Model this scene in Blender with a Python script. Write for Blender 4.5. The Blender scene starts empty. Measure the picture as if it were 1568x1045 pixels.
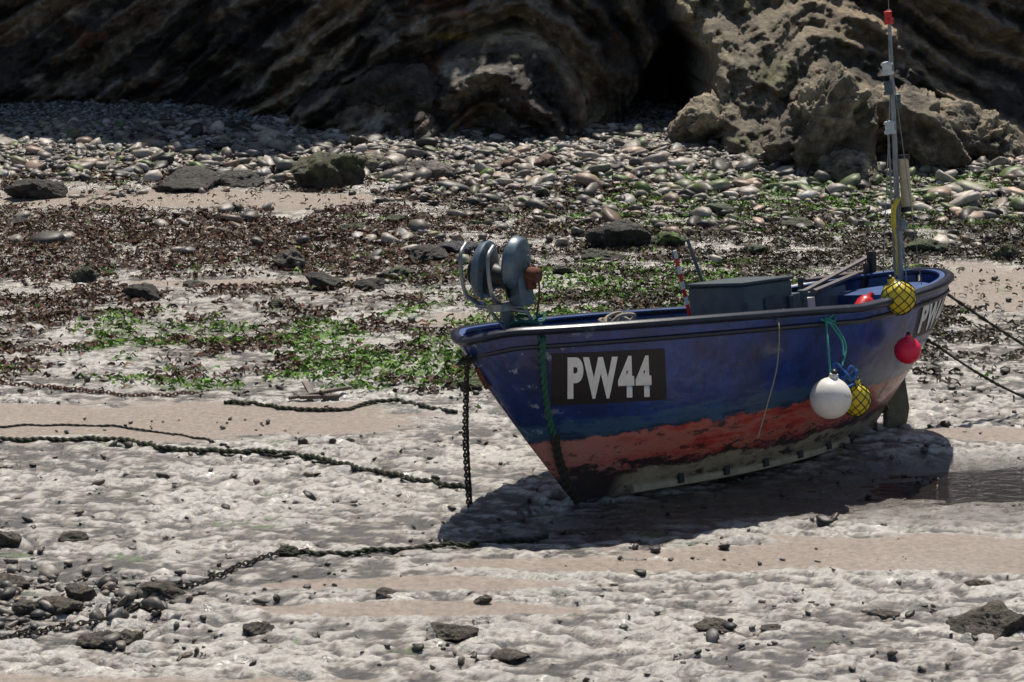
import bpy, bmesh, math, random
import numpy as np
from mathutils import Vector, Matrix, Euler
random.seed(4); rng=np.random.default_rng(11)
scene=bpy.context.scene
# ------------------------------------------------------------------ camera
CH=4.5; PITCH=12.5; F=3400.0
cam=bpy.data.cameras.new("camera"); camo=bpy.data.objects.new("camera",cam)
scene.collection.objects.link(camo); scene.camera=camo
camo.location=(0,0,CH); camo.rotation_euler=(math.radians(90-PITCH),0,0)
cam.sensor_width=36; cam.lens=36*F/1568; cam.clip_end=2000
def ray(u,v):
    a=math.radians(PITCH); x=(u-784)/F; y=-(v-522.5)/F
    return Vector((x, math.cos(a)+y*math.sin(a), -math.sin(a)+y*math.cos(a)))
def gp(u,v,z=0.0):
    r=ray(u,v); k=(z-CH)/r.z
    return (r.x*k, r.y*k)
# ------------------------------------------------------------------ light
SE=math.radians(63); SR=math.radians(7)
sd=Vector((math.sin(SR)*math.cos(SE),math.cos(SR)*math.cos(SE),math.sin(SE)))
L=bpy.data.lights.new("sun","SUN"); L.energy=5; L.angle=math.radians(.5); L.color=(1,.935,.84)
lo=bpy.data.objects.new("sun",L); scene.collection.objects.link(lo)
lo.rotation_euler=sd.to_track_quat('Z','Y').to_euler()
w=bpy.data.worlds.new("World"); scene.world=w; w.use_nodes=True
nt=w.node_tree; sky=nt.nodes.new("ShaderNodeTexSky"); sky.sky_type='NISHITA'; sky.sun_disc=False
sky.sun_elevation=SE; sky.sun_rotation=SR
nt.links.new(sky.outputs[0],nt.nodes["Background"].inputs[0]); nt.nodes["Background"].inputs[1].default_value=0.075
scene.view_settings.view_transform='Standard'; scene.view_settings.look='None'
# ------------------------------------------------------------------ noise
PERM=rng.permutation(256); PERM=np.concatenate([PERM,PERM,PERM])
GR=rng.normal(size=(256,3)); GR/=np.linalg.norm(GR,axis=1)[:,None]
def pn(x,y,z):
    x,y,z=np.broadcast_arrays(np.asarray(x,float),np.asarray(y,float),np.asarray(z,float))
    xi=np.floor(x).astype(int); yi=np.floor(y).astype(int); zi=np.floor(z).astype(int)
    xf=x-xi; yf=y-yi; zf=z-zi
    f=lambda t:t*t*t*(t*(t*6-15)+10)
    U,V,W=f(xf),f(yf),f(zf); out=0
    for i in (0,1):
        for j in (0,1):
            for k in (0,1):
                g=GR[PERM[PERM[PERM[(xi+i)&255]+((yi+j)&255)]+((zi+k)&255)]]
                d=g[...,0]*(xf-i)+g[...,1]*(yf-j)+g[...,2]*(zf-k)
                out=out+d*(U if i else 1-U)*(V if j else 1-V)*(W if k else 1-W)
    return out*1.6
def fbm(x,y,z=0.0,o=4,g=.5):
    s=0;a=1;n=0
    for i in range(o):
        s=s+a*pn(np.asarray(x)*2**i+i*7.3,np.asarray(y)*2**i+3.1*i,np.asarray(z)*2**i+i*1.7); n+=a; a*=g
    return s/n*1.5
def ss(a,b,x):
    t=np.clip((x-a)/(b-a),0,1); return t*t*(3-2*t)
def saw(c):
    f=c-np.floor(c); return np.where(f<.75,f/.75,(1-f)/.25)
# ------------------------------------------------------------------ mesh helpers
def mk(name,V,Fc,mat=None,col=None,rgh=None,smooth=True,parent=None):
    V=np.asarray(V,np.float32); Fc=np.asarray(Fc,np.int32); k=Fc.shape[1]; n=len(Fc)
    me=bpy.data.meshes.new(name); me.vertices.add(len(V)); me.vertices.foreach_set("co",V.ravel())
    me.loops.add(n*k); me.loops.foreach_set("vertex_index",Fc.ravel())
    me.polygons.add(n); me.polygons.foreach_set("loop_start",np.arange(0,n*k,k,dtype=np.int32))
    try: me.polygons.foreach_set("loop_total",np.full(n,k,dtype=np.int32))
    except Exception: pass
    me.update(calc_edges=True); me.validate()
    if col is not None:
        a=me.attributes.new("col","FLOAT_COLOR","POINT"); c=np.ones((len(V),4),np.float32); c[:,:3]=col; a.data.foreach_set("color",c.ravel())
    if rgh is not None:
        a=me.attributes.new("rgh","FLOAT","POINT"); a.data.foreach_set("value",np.asarray(rgh,np.float32).ravel())
    if smooth: me.polygons.foreach_set("use_smooth",np.ones(n,bool))
    o=bpy.data.objects.new(name,me); scene.collection.objects.link(o)
    if mat: me.materials.append(mat)
    if parent: o.parent=parent
    return o
def gridfaces(nr,nc):
    i=np.arange(nr-1)[:,None]*nc+np.arange(nc-1)[None,:]; i=i.ravel()
    return np.stack([i,i+1,i+nc+1,i+nc],1)
class Geo:
    def __init__(s): s.v=[]; s.f=[]
    def add(s,v,f):
        b=len(s.v); s.v+= [tuple(p) for p in v]; s.f+=[tuple(i+b for i in q) for q in f]; return s
    def tube(s,pts,r,n=8,closed=False,sq=None):
        P=[Vector(p) for p in pts]; m=len(P); V=[];Fq=[]
        up=None
        for i,p in enumerate(P):
            a=P[(i-1)%m] if (closed or i>0) else p; b=P[(i+1)%m] if (closed or i<m-1) else p
            t=(b-a).normalized()
            if up is None: up=Vector((0,0,1)) if abs(t.z)<.9 else Vector((1,0,0))
            sx=t.cross(up).normalized(); uy=sx.cross(t).normalized()
            if abs(t.z)>.9 or abs(up.z)<.9: up=uy
            rr=r[i] if isinstance(r,(list,tuple)) else r
            for k in range(n):
                an=2*math.pi*k/n+.4
                V.append(p+sx*math.cos(an)*rr+uy*math.sin(an)*rr*(sq or 1))
        for i in range(m if closed else m-1):
            for k in range(n):
                j=(i+1)%m
                Fq.append((i*n+k,i*n+(k+1)%n,j*n+(k+1)%n,j*n+k))
        if not closed: Fq.append(tuple(range(n))[::-1]); Fq.append(tuple((m-1)*n+k for k in range(n)))
        return s.add(V,Fq)
    def box(s,c,size,rot=(0,0,0)):
        R=Euler(rot).to_matrix(); V=[]
        for x in (-.5,.5):
            for y in (-.5,.5):
                for z in (-.5,.5): V.append(Vector(c)+R@Vector((x*size[0],y*size[1],z*size[2])))
        return s.add(V,[(0,1,3,2),(4,6,7,5),(0,4,5,1),(2,3,7,6),(0,2,6,4),(1,5,7,3)])
    def lathe(s,prof,o,ax,n=28):
        ax=Vector(ax).normalized(); q=Vector((0,0,1)).rotation_difference(ax).to_matrix(); V=[];Fq=[]
        for r,h in prof:
            for k in range(n):
                a=2*math.pi*k/n; V.append(Vector(o)+q@Vector((r*math.cos(a),r*math.sin(a),h)))
        for i in range(len(prof)-1):
            for k in range(n): Fq.append((i*n+k,i*n+(k+1)%n,(i+1)*n+(k+1)%n,(i+1)*n+k))
        Fq.append(tuple(range(n))[::-1]); Fq.append(tuple((len(prof)-1)*n+k for k in range(n)))
        return s.add(V,Fq)
    def obj(s,name,mat,parent=None,bevel=0,smooth=True):
        me=bpy.data.meshes.new(name); me.from_pydata(s.v,[],s.f); me.update()
        bm=bmesh.new(); bm.from_mesh(me); bmesh.ops.recalc_face_normals(bm,faces=bm.faces); bm.to_mesh(me); bm.free()
        if smooth: me.shade_smooth()
        try: me.set_sharp_from_angle(angle=math.radians(40))
        except Exception: pass
        o=bpy.data.objects.new(name,me); scene.collection.objects.link(o); me.materials.append(mat)
        if parent: o.parent=parent
        if bevel:
            m=o.modifiers.new("b","BEVEL"); m.width=bevel; m.segments=2; m.limit_method='ANGLE'
        return o
def spline(P,n=12):
    P=[Vector(p) for p in P]; Q=[P[0]*2-P[1]]+P+[P[-1]*2-P[-2]]; out=[]
    for i in range(1,len(Q)-2):
        for k in range(n):
            t=k/n; a,b,c,d=Q[i-1:i+3]
            out.append(.5*((2*b)+(c-a)*t+(2*a-5*b+4*c-d)*t*t+(3*b-a-3*c+d)*t**3))
    out.append(P[-1]); return out
# ------------------------------------------------------------------ materials
def attr_mat(name,rough=.8,ns=12,lo_=.55,hi=1.35,bs=30,bst=.5,bd=.02,rattr=False,spec=.5,coat=0):
    m=bpy.data.materials.new(name); m.use_nodes=True; t=m.node_tree; p=t.nodes["Principled BSDF"]
    a=t.nodes.new("ShaderNodeAttribute"); a.attribute_name="col"
    tc=t.nodes.new("ShaderNodeTexCoord")
    n=t.nodes.new("ShaderNodeTexNoise"); n.inputs["Scale"].default_value=ns; n.inputs["Detail"].default_value=10; n.inputs["Roughness"].default_value=.7
    t.links.new(tc.outputs["Object"],n.inputs["Vector"])
    mr=t.nodes.new("ShaderNodeMapRange"); mr.inputs[1].default_value=.3; mr.inputs[2].default_value=.7; mr.inputs[3].default_value=lo_; mr.inputs[4].default_value=hi
    t.links.new(n.outputs[0],mr.inputs[0])
    mx=t.nodes.new("ShaderNodeVectorMath"); mx.operation='SCALE'; t.links.new(a.outputs["Color"],mx.inputs[0]); t.links.new(mr.outputs[0],mx.inputs["Scale"])
    t.links.new(mx.outputs[0],p.inputs["Base Color"])
    b=t.nodes.new("ShaderNodeBump"); b.inputs["Strength"].default_value=bst; b.inputs["Distance"].default_value=bd
    n2=t.nodes.new("ShaderNodeTexNoise"); n2.inputs["Scale"].default_value=bs; n2.inputs["Detail"].default_value=8; n2.inputs["Roughness"].default_value=.65
    t.links.new(tc.outputs["Object"],n2.inputs["Vector"]); t.links.new(n2.outputs[0],b.inputs["Height"]); t.links.new(b.outputs[0],p.inputs["Normal"])
    p.inputs["Specular IOR Level"].default_value=spec
    if coat:
        p.inputs["Coat Weight"].default_value=coat; p.inputs["Coat Roughness"].default_value=.22; t.links.new(b.outputs[0],p.inputs["Coat Normal"])
    if rattr:
        r=t.nodes.new("ShaderNodeAttribute"); r.attribute_name="rgh"; t.links.new(r.outputs["Fac"],p.inputs["Roughness"])
        if coat:
            q=t.nodes.new("ShaderNodeMapRange"); q.inputs[1].default_value=.42; q.inputs[2].default_value=.75; q.inputs[3].default_value=coat; q.inputs[4].default_value=0
            t.links.new(r.outputs["Fac"],q.inputs[0]); t.links.new(q.outputs[0],p.inputs["Coat Weight"])
    else: p.inputs["Roughness"].default_value=rough
    return m
def mat(name,c,rough=.5,metal=0,var=.25,ns=14,bst=.15,spec=.5,c2=None,thr=.6):
    m=bpy.data.materials.new(name); m.use_nodes=True; t=m.node_tree; p=t.nodes["Principled BSDF"]
    tc=t.nodes.new("ShaderNodeTexCoord"); n=t.nodes.new("ShaderNodeTexNoise"); n.inputs["Scale"].default_value=ns; n.inputs["Detail"].default_value=8; n.inputs["Roughness"].default_value=.7
    t.links.new(tc.outputs["Object"],n.inputs["Vector"])
    r=t.nodes.new("ShaderNodeValToRGB"); e=r.color_ramp.elements
    e[0].position=.3; e[0].color=(*[x*(1-var) for x in c],1); e[1].position=thr if c2 else .7; e[1].color=(*[min(1,x*(1+var)) for x in c],1)
    if c2: q=r.color_ramp.elements.new(min(.99,thr+.05)); q.color=(*c2,1)
    t.links.new(n.outputs[0],r.inputs[0]); t.links.new(r.outputs[0],p.inputs["Base Color"])
    b=t.nodes.new("ShaderNodeBump"); b.inputs["Strength"].default_value=bst; b.inputs["Distance"].default_value=.01
    t.links.new(n.outputs[0],b.inputs["Height"]); t.links.new(b.outputs[0],p.inputs["Normal"])
    p.inputs["Roughness"].default_value=rough; p.inputs["Metallic"].default_value=metal; p.inputs["Specular IOR Level"].default_value=spec
    return m
# ------------------------------------------------------------------ ground fields
def pool(x,y): return np.exp(-(np.clip(((x-4.9)/2.5)**2+((y-15.62-.05*(x-4))/.62)**2+.45*fbm(x/.6,y/.3,51.,3),0,9)**2))
def Hb(x,y):
    x=np.asarray(x,float); y=np.asarray(y,float)
    h=.03*np.clip(y-27,0,30)+ .03*np.clip(y-31.5,0,8)*ss(-1,-5,x)
    h=h+.05*pn(x/2.6,y/1.6,.5)*ss(15.5,20,np.abs(y-0)+np.where(y<14,6,0))+.02*pn(x/1.1,y/.8,2.5)*(1-.8*pool(x,y))
    h=h-.13*pool(x,y)
    a=(x+.31)*.775+(y-14.4)*.632; b=-(x+.31)*.632+(y-14.4)*.775
    h=h+.05*np.exp(-((a-3.6)/1.3)**2-((b+.45)/.35)**2)
    return h
def smoothmask(x,y):
    n=.55*fbm(x/1.2,y/.40,4.4,5,.62)
    s=0*x
    def blob(cx,cy,rx,ry): return ss(1.10,.90,np.sqrt(((x-cx)/rx)**2+((y-cy)/ry)**2)+n)
    for b in [(3.0,13.9,2.2,.36),(.6,13.55,1.0,.12),(-2.9,17.4,2.8,.60),(-2.2,11.4,1.6,.4),(-.7,12.75,.9,.14),(5.3,22.8,1.6,1.3),(4.3,16.9,1.2,.25),(-.6,13.2,1.0,.12),(.2,21.2,1.4,.3),(-4.4,28.6,2.6,.7),(-2.6,23.2,1.5,.2)]:
        s=np.maximum(s,blob(*b))
    return s
def wetshademask(x,y):
    return np.clip(pool(x,y)*1.3+ .95*np.exp(-(((x-1.9)/2.3)**2+((y-14.95-.45*(x-1.5))/.55)**2)**2)+.65*np.exp(-(((x-3.8)/2.2)**2+((y-14.85)/.42)**2+.5*fbm(x/.7,y/.3,53.,3))**2),0,1)  # pool and damp band, plus the boat's shadow painted along the hull
def weedmask(x,y):
    n=fbm(x/.8,y/.6,8.8,5,.65); n2=fbm(x/3.0,y/.9,1.8,3)
    zone=ss(17.9,19.6,y)*ss(32,29,y)
    left=ss(22.3,24.5,y)*ss(28.0,26.8,y)*ss(.6,-1.5,x)
    right=ss(23,25,y)*ss(30,28,y)*ss(-.5,1,x)
    lead=ss(17.7,18.6,y)*ss(21,19,y)*ss(-2.6,-1,x)*ss(1.5,.2,x)
    v=zone*.26+left*.22+lead*.12+right*.12+.58*n+.25*n2
    v=v*(1-.85*smoothmask(x,y))
    v=v*ss(-.02,.3,zone+.4*lead)
    return ss(.16,.34,v)
def algmask(x,y):
    n=fbm(x/.7,y/.35,14.2,4,.65)
    z=.90*np.exp(-((x+1.1)/1.1)**2-((y-19.2)/.8)**2)+.65*np.exp(-((x-1.3)/2.2)**2-((y-23.0)/1.2)**2)+.45*ss(25,28,y)*ss(31.5,30,y)*ss(-1,2,x)+.55*np.exp(-((x+2.9)/2)**2-((y-20.6)/.9)**2)+.35*np.exp(-((x+3.2)/1.)**2-((y-18.6)/.3)**2)+.5*np.exp(-((x-.2)/1.2)**2-((y-21.2)/.8)**2)
    return ss(.25,.50,z+.8*n-.09)
def cobmask(x,y):
    n=fbm(x/2.2,y/.9,21.,4,.6)
    r=ss(25.4,28.8,y)*ss(-3,.5,x)*.72+ss(29.4,30.6,y)
    return np.clip(r*ss(37,33,y)+.6*n*ss(23,26,y),0,1)
# ------------------------------------------------------------------ ground
gx=np.concatenate([-np.geomspace(500,10.5,26),np.arange(-10,-5.5,.05),np.arange(-5.5,6.5,.021),np.arange(6.5,10,.05),np.geomspace(10.1,500,26)])
gy=np.concatenate([-np.geomspace(400,1,20),np.arange(0,10,.5),np.arange(10,21,.019),np.arange(21,38,.042),np.geomspace(38.2,700,20)])
X,Y=np.meshgrid(gx,gy)
fine=((np.abs(X)<10.2)&(Y>9.5)&(Y<38.1)).astype(float)
sm=smoothmask(X,Y); R=(1-sm)*fine
wetshade=wetshademask(X,Y)
wx=X+.06*pn(X/.25,Y/.25,3.); wy=Y+.05*pn(X/.25,Y/.2,6.)
r1=fbm(wx/.15,wy/.075,1.3,3,.5); r2=pn(wx/.06,wy/.045,7.7)
r3=fbm(X/1.0,Y/.42,5.5,4,.6)
amp=ss(-.5,.25,r3)
rip=(.036*r1+.006*r2)*(.4+.75*amp)*(1-.45*ss(17.5,20,Y))
Z=Hb(X,Y)+fine*(R*rip+ (1-R)*.1*rip)*(1-.75*wetshade)+fine*.002*pn(X/.05,Y/.05,1.)
wd=weedmask(X,Y); al=algmask(X,Y); cb=cobmask(X,Y)
light=np.array([.52,.49,.44]); mid=np.array([.185,.150,.118]); pink=np.array([.315,.25,.20]); dark=np.array([.026,.021,.017]); weedc=np.array([.035,.025,.018]); alc=np.array([.09,.17,.025])
n1=fbm(X/.19,Y/.09,31.,5,.68); n4=fbm(X/.06,Y/.04,11.,3,.6)
C=light*np.ones(X.shape+(1,))*(1+.20*pn(X/.7,Y/.4,3.3)+.15*n4)[...,None]  # pale sand, its brightness also painting wet glare on the ripples
mixf=lambda C,c,f: C*(1-f[...,None])+c*f[...,None]
hh=r1*.8+.65*n1+.35*n4
msk=fine>0
hn=(hh-hh[msk].mean())/hh[msk].std()
b3=(r3-r3[msk].mean())/r3[msk].std()
hq=hn+.45*b3
C=mixf(C,mid,ss(.55,-.10,hq)*R*.95)
C=mixf(C,dark,ss(-.40,-.70,hq)*R*.97)  # dark mud, also painting shade into the ripple troughs
C=mixf(C,pink,np.clip(sm*.95+.12+.5*fbm(X/1.8,Y/.9,41.,3)*.6,0,1)*(1-.9*ss(-.2,-.7,hq)*R)*(1-.6*ss(.3,.8,hq)*R))
spk=ss(.42,.52,n4+.25*n1)*(.25+.75*R); C=mixf(C,dark,spk*.8)
C=mixf(C,np.array([.06,.05,.04]),cb*.85)
C=mixf(C,weedc,wd*.93*ss(1.2,0.,hn)); C=mixf(C,alc,al*(.15+.65*ss(.5,-.6,hn)))
C=mixf(C,np.array([.070,.052,.038])*1.0,wetshade*.9)  # wet mud brown; also deepens the boat's shadow in the colour
C=mixf(C,np.array([.075,.075,.075]),ss(33,35.5,Y)*.8)
rg=.36+.20*sm+.2*wd-.10*wetshade+.3*cb+.10*n1; rg=np.clip(rg,.22,.9)
M_ground=attr_mat("wet_sand",ns=22,lo_=.6,hi=1.4,bs=46,bst=.85,bd=.022,rattr=True,spec=.6,coat=1.)
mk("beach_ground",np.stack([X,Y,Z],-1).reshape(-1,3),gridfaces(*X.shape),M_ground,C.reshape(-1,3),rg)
m=bpy.data.materials.new("pool_water"); m.use_nodes=True; t=m.node_tree; p=t.nodes["Principled BSDF"]
p.inputs["Base Color"].default_value=(.018,.013,.010,1); p.inputs["Roughness"].default_value=.04
n=t.nodes.new("ShaderNodeTexNoise"); n.inputs["Scale"].default_value=1; n.inputs["Detail"].default_value=4; b=t.nodes.new("ShaderNodeBump"); b.inputs["Strength"].default_value=.8; b.inputs["Distance"].default_value=.03
tc=t.nodes.new("ShaderNodeTexCoord"); mp_=t.nodes.new("ShaderNodeMapping"); mp_.inputs["Scale"].default_value=(7,16,7); t.links.new(tc.outputs["Object"],mp_.inputs[0]); t.links.new(mp_.outputs[0],n.inputs["Vector"])
t.links.new(n.outputs[0],b.inputs["Height"]); t.links.new(b.outputs[0],p.inputs["Normal"])
px=np.linspace(1.9,8.2,40); py=np.linspace(14.6,16.8,16); PX,PY=np.meshgrid(px,py)
mk("tide_pool",np.stack([PX,PY,PX*0-.052],-1).reshape(-1,3),gridfaces(*PX.shape),m)
# ------------------------------------------------------------------ stones
def ico(sub):
    bm=bmesh.new(); bmesh.ops.create_icosphere(bm,subdivisions=sub,radius=1)
    V=np.array([v.co[:] for v in bm.verts]); Fc=np.array([[v.index for v in f.verts] for f in bm.faces]); bm.free(); return V,Fc
def facet(V,seed,n=14,lo_=.62,soft=0):
    r=np.random.default_rng(seed); N=r.normal(size=(n,3)); N/=np.linalg.norm(N,axis=1)[:,None]; d=r.uniform(lo_,1,n)
    q=d[None]/np.maximum(V@N.T,.05); q=np.concatenate([q,np.full((len(V),1),1.15)],1)
    if soft: rr=(np.sum(q**-soft,1))**(-1/soft)
    else: rr=q.min(1)
    return V*rr[:,None]
I2,F2=ico(2)
variants=[facet(I2,s,10,.5,14) for s in range(14)]
M_stone=attr_mat("stone",rough=.5,ns=14,lo_=.55,hi=1.35,bs=40,bst=.4,bd=.01)
def stones(name,xy,size,cols,flat=(.35,.7),sink=.25,tops=None):
    n=len(xy); rv=rng.integers(0,14,n); base=np.stack(variants)[rv]
    sc=np.stack([size*rng.uniform(.8,1.5,n),size*rng.uniform(.6,1.1,n),size*rng.uniform(*flat,n)],1)
    V=base*sc[:,None,:]
    tl=rng.normal(0,.3,n); c,s=np.cos(tl)[:,None],np.sin(tl)[:,None]; V=np.stack([V[...,0]*c-V[...,2]*s,V[...,1],V[...,0]*s+V[...,2]*c],-1)
    a=rng.uniform(0,6.28,n); c,s=np.cos(a)[:,None],np.sin(a)[:,None]; V=np.stack([V[...,0]*c-V[...,1]*s,V[...,0]*s+V[...,1]*c,V[...,2]],-1)
    z=Hb(xy[:,0],xy[:,1])+sc[:,2]*(1-2*sink)
    V=V+np.stack([xy[:,0],xy[:,1],z],1)[:,None,:]
    Fc=(F2[None]+np.arange(n)[:,None,None]*len(I2)).reshape(-1,3)
    C=np.repeat(cols[:,None,:],len(I2),1)
    if tops is not None:
        k=(tops[:,None]*ss(-.1,.5,base[...,2]+.5*pn(V[...,0]*9,V[...,1]*9,0.)))[...,None]; C=C*(1-k)+np.array([.09,.15,.025])*k
    return mk(name,V.reshape(-1,3),Fc,M_stone,C.reshape(-1,3))
def sample(n,fn,x0,x1,y0,y1):
    x=rng.uniform(x0,x1,n); y=rng.uniform(y0,y1,n); k=rng.uniform(0,1,n)<fn(x,y); return np.stack([x[k],y[k]],1)
def stonecols(n,b=.2,v=.08):
    g=np.clip(rng.normal(b,v,n),.03,.55); c=np.stack([g*1.10,g*.97,g*.82],1)
    k=rng.uniform(0,1,n)<.15; c[k]*=np.array([1.12,.93,.82]); k=rng.uniform(0,1,n)<.15; c[k]*=np.array([.9,.98,1.1]); return c
xy=sample(28000,lambda x,y:cobmask(x,y)*ss(35.2,34,y),-9,9,24,35)
sz=rng.lognormal(math.log(.045),.55,len(xy)).clip(.022,.19)
stones("cobblestones",xy,sz,stonecols(len(xy),.20,.14),tops=(rng.uniform(0,1,len(xy))<.08+.5*algmask(xy[:,0],xy[:,1]))*rng.uniform(.4,1,len(xy)))
xy=sample(9000,lambda x,y:np.ones_like(x)*.9,-9,3,32.5,37.5)
stones("shingle",xy,rng.uniform(.02,.06,len(xy)),stonecols(len(xy),.20,.07)*np.array([.90,1,1.12]))
cl=lambda x,y:(.10+.9*ss(.1,.45,fbm(x/.8,y/.5,61.,4,.6)))*(1-.75*smoothmask(x,y))
xy=sample(26000,cl,-6,7,11,26)
stones("pebbles",xy,rng.lognormal(math.log(.013),.55,len(xy)).clip(.006,.055),stonecols(len(xy),.070,.04),sink=.12)
xy=sample(5500,lambda x,y:ss(.8,.1,np.hypot((x+2.9)/1.4,(y-12.9)/1.1)-.45*fbm(x*1.5,y*1.5,0.)),-4.6,-.8,11.4,15)
stones("gravel",xy,rng.lognormal(math.log(.021),.6,len(xy)).clip(.009,.075),stonecols(len(xy),.14,.07),sink=.2)
I5,F5=ico(6); I4,F4=ico(5)
def rock(name,x,y,sx,sy,sz_,seed,c=(.2,.18,.15),green=0,top=None,strata=.0,lowres=False,sink=.25,rot=None):
    V0,Fc=(I4,F4) if lowres else (I5,F5)
    V=facet(V0,seed,11,.45)
    S=max(sx,sy,sz_); P=V*np.array([sx,sy,sz_])
    q=P/S
    nz=fbm(q[:,0]*2.0+seed,q[:,1]*2.0,q[:,2]*2.0,6,.62); rg_=1-2*np.abs(fbm(q[:,0]*1.6+seed,q[:,1]*1.6,q[:,2]*1.6+5,5,.62))
    cc_=(q[:,2]*.8-q[:,0]*.55+.22*nz)*4.2+seed
    st=saw(cc_)-.5; m_=ss(-.3,.3,fbm(q[:,0]*1.5,q[:,1]*1.5+seed,q[:,2]*1.5,3)); st=st*m_
    P=P+V0*(nz*(.10 if strata else .15)*S+rg_*.07*S+strata*st*S*.19)[:,None]
    a=rot if rot is not None else seed*1.3; c_,s_=math.cos(a),math.sin(a)
    if rot is not None: P=np.stack([P[:,0]*c_+P[:,2]*s_,P[:,1],-P[:,0]*s_+P[:,2]*c_],1)
    C=np.array(c)*np.ones((len(P),1))*(1+.8*nz+.6*strata*st)[:,None]
    if green:
        k=(green*ss(-.1,.4,V[:,2]+.6*nz))[:,None]; C=C*(1-k)+np.array([.10,.16,.035])*k
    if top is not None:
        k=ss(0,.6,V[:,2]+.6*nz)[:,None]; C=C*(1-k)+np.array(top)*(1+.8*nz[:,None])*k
    C=C*(1+1.1*np.clip(rg_-.55,-.5,.5))[:,None]
    z=float(Hb(x,y))+sz_*(1-2*sink)
    return mk(name,P+np.array([x,y,z]),Fc,M_rock,np.clip(C,.01,.8))
M_rock=attr_mat("rock",rough=.62,ns=9,lo_=.35,hi=1.6,bs=14,bst=1.0,bd=.09)
def rk(u,v,wpx,hpx,seed,**k):
    x,y=gp(u,v,0); 
    for _ in range(6): x,y=gp(u,v,float(Hb(x,y)))
    s=F/math.hypot(y,CH); rx=wpx/s/2; rz=hpx/s/1.5
    rock("boulder",x,y+rx*.5,rx,rx*.8,rz*.75,seed,**k)
dk_=(.04,.035,.028)
for i,(u,v,wd_,hp,c,g) in enumerate([(495,288,135,62,(.055,.042,.028),.25),(52,306,80,38,dk_,0),(650,276,78,30,(.16,.14,.12),0),(568,262,70,28,(.2,.17,.13),.2),
   (940,382,100,44,dk_,.05),(1018,380,56,28,dk_,.9),(657,404,52,34,dk_,0),(447,414,60,32,(.09,.08,.06),0),(495,443,70,26,dk_,0),(225,460,68,28,dk_,0),
   (133,432,42,26,dk_,.15),(920,398,70,18,dk_,.2),(1540,398,46,30,(.08,.08,.05),.5),(570,444,50,18,dk_,.0),(605,427,54,20,dk_,.2),(340,358,24,12,(.15,.13,.11),0),
   (700,390,60,20,(.05,.05,.06),0),(830,258,50,22,(.19,.12,.09),0),(785,258,55,18,(.17,.11,.08),0),(940,262,44,24,(.15,.13,.12),0),(1420,388,60,24,dk_,.4),(720,600,40,24,dk_,.5),
   (285,290,150,26,dk_,0),(360,285,90,20,dk_,0),(860,420,40,14,dk_,.1),(760,330,46,16,dk_,.1),(1100,330,50,18,(.07,.07,.06),.3),(1230,350,60,18,dk_,.2),(1480,330,50,18,(.06,.06,.05),.4),
   (30,345,40,12,dk_,0),(540,355,36,14,dk_,.3),(610,340,40,12,dk_,.2),(880,460,36,12,dk_,.1),(420,470,30,10,dk_,.2),(300,440,36,10,dk_,.1),(1160,390,50,14,dk_,.3)]):
    rk(u,v,wd_,hp,i+3,c=c,green=g,lowres=True)
for i,(u,v,wd_,hp) in enumerate([(1535,975,130,52),(85,945,70,28),(120,925,50,34),(248,915,60,26),(690,978,72,18),(30,940,50,24),(150,990,60,18),(390,972,50,16),(18,900,50,20),(195,985,54,20),(740,926,26,18),(10,835,36,30),(590,915,50,12),(110,830,40,14),(1100,965,60,12),(780,1010,54,10),(1500,900,40,10),(1180,968,30,12),(1350,945,50,8)]):
    rk(u,v,wd_,hp,i+60,c=(.095,.078,.058),lowres=True)
def big(u,v,wpx,hpx,seed,dy=.7,**k):
    x,y=gp(u,v,.1); s=F/math.hypot(y,CH); rock("rock_outcrop",x,y+dy,wpx/s/2,wpx/s/2*.9,hpx/s/1.5,seed,**k)
lt=(.22,.18,.12)  # paler outcrop tops: sunlight painted into the rock colour
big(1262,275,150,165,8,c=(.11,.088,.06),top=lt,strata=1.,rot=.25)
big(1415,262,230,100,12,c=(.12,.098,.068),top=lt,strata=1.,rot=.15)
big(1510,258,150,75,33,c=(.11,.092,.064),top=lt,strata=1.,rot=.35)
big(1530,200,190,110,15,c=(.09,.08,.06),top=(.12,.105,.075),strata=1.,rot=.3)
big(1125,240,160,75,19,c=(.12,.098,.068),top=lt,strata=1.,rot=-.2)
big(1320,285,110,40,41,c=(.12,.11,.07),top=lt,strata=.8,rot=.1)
big(610,222,190,95,23,dy=.9,c=(.055,.045,.033),strata=.6,rot=.1)
# ------------------------------------------------------------------ cliff
cx=np.concatenate([-np.geomspace(160,10.5,40),np.arange(-10,10,.033),np.geomspace(10.1,160,40)])
cz=np.concatenate([np.arange(-.5,4.2,.026),np.arange(4.3,14,.15)])
CX,CZ=np.meshgrid(cx,cz)
wxx=CX+.30*fbm(CX/1.3,CZ/1.3,9.,4,.6)
slope=np.interp(cx,[-160,-6,-2,-.5,.6,3.2,5,9,160],[.3,.6,.75,.5,-.3,-.5,-.5,-.6,.4])
g=np.concatenate([[0],np.cumsum(.5*(slope[1:]+slope[:-1])*np.diff(cx))]); g=g-np.interp(-.3,cx,g); g=np.interp(wxx,cx,g)
nrm=np.sqrt(1+np.interp(CX,cx,slope)**2)
c1=(CZ-g)/nrm+.6
c2_=np.hypot((wxx+1.0)*.9,(CZ+.5)*.8)          # folded beds arching over the mound
wm=ss(-.9,.6,wxx)*ss(5.0,3.0,wxx)
cc=c1*(1-wm)+c2_*wm+.07*fbm(CX/.6,CZ/.6,2.,5,.65)
rf0=ss(2.7,3.3,CX+.15*CZ)*ss(7.2,4.2,CX+.45*CZ)
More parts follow.
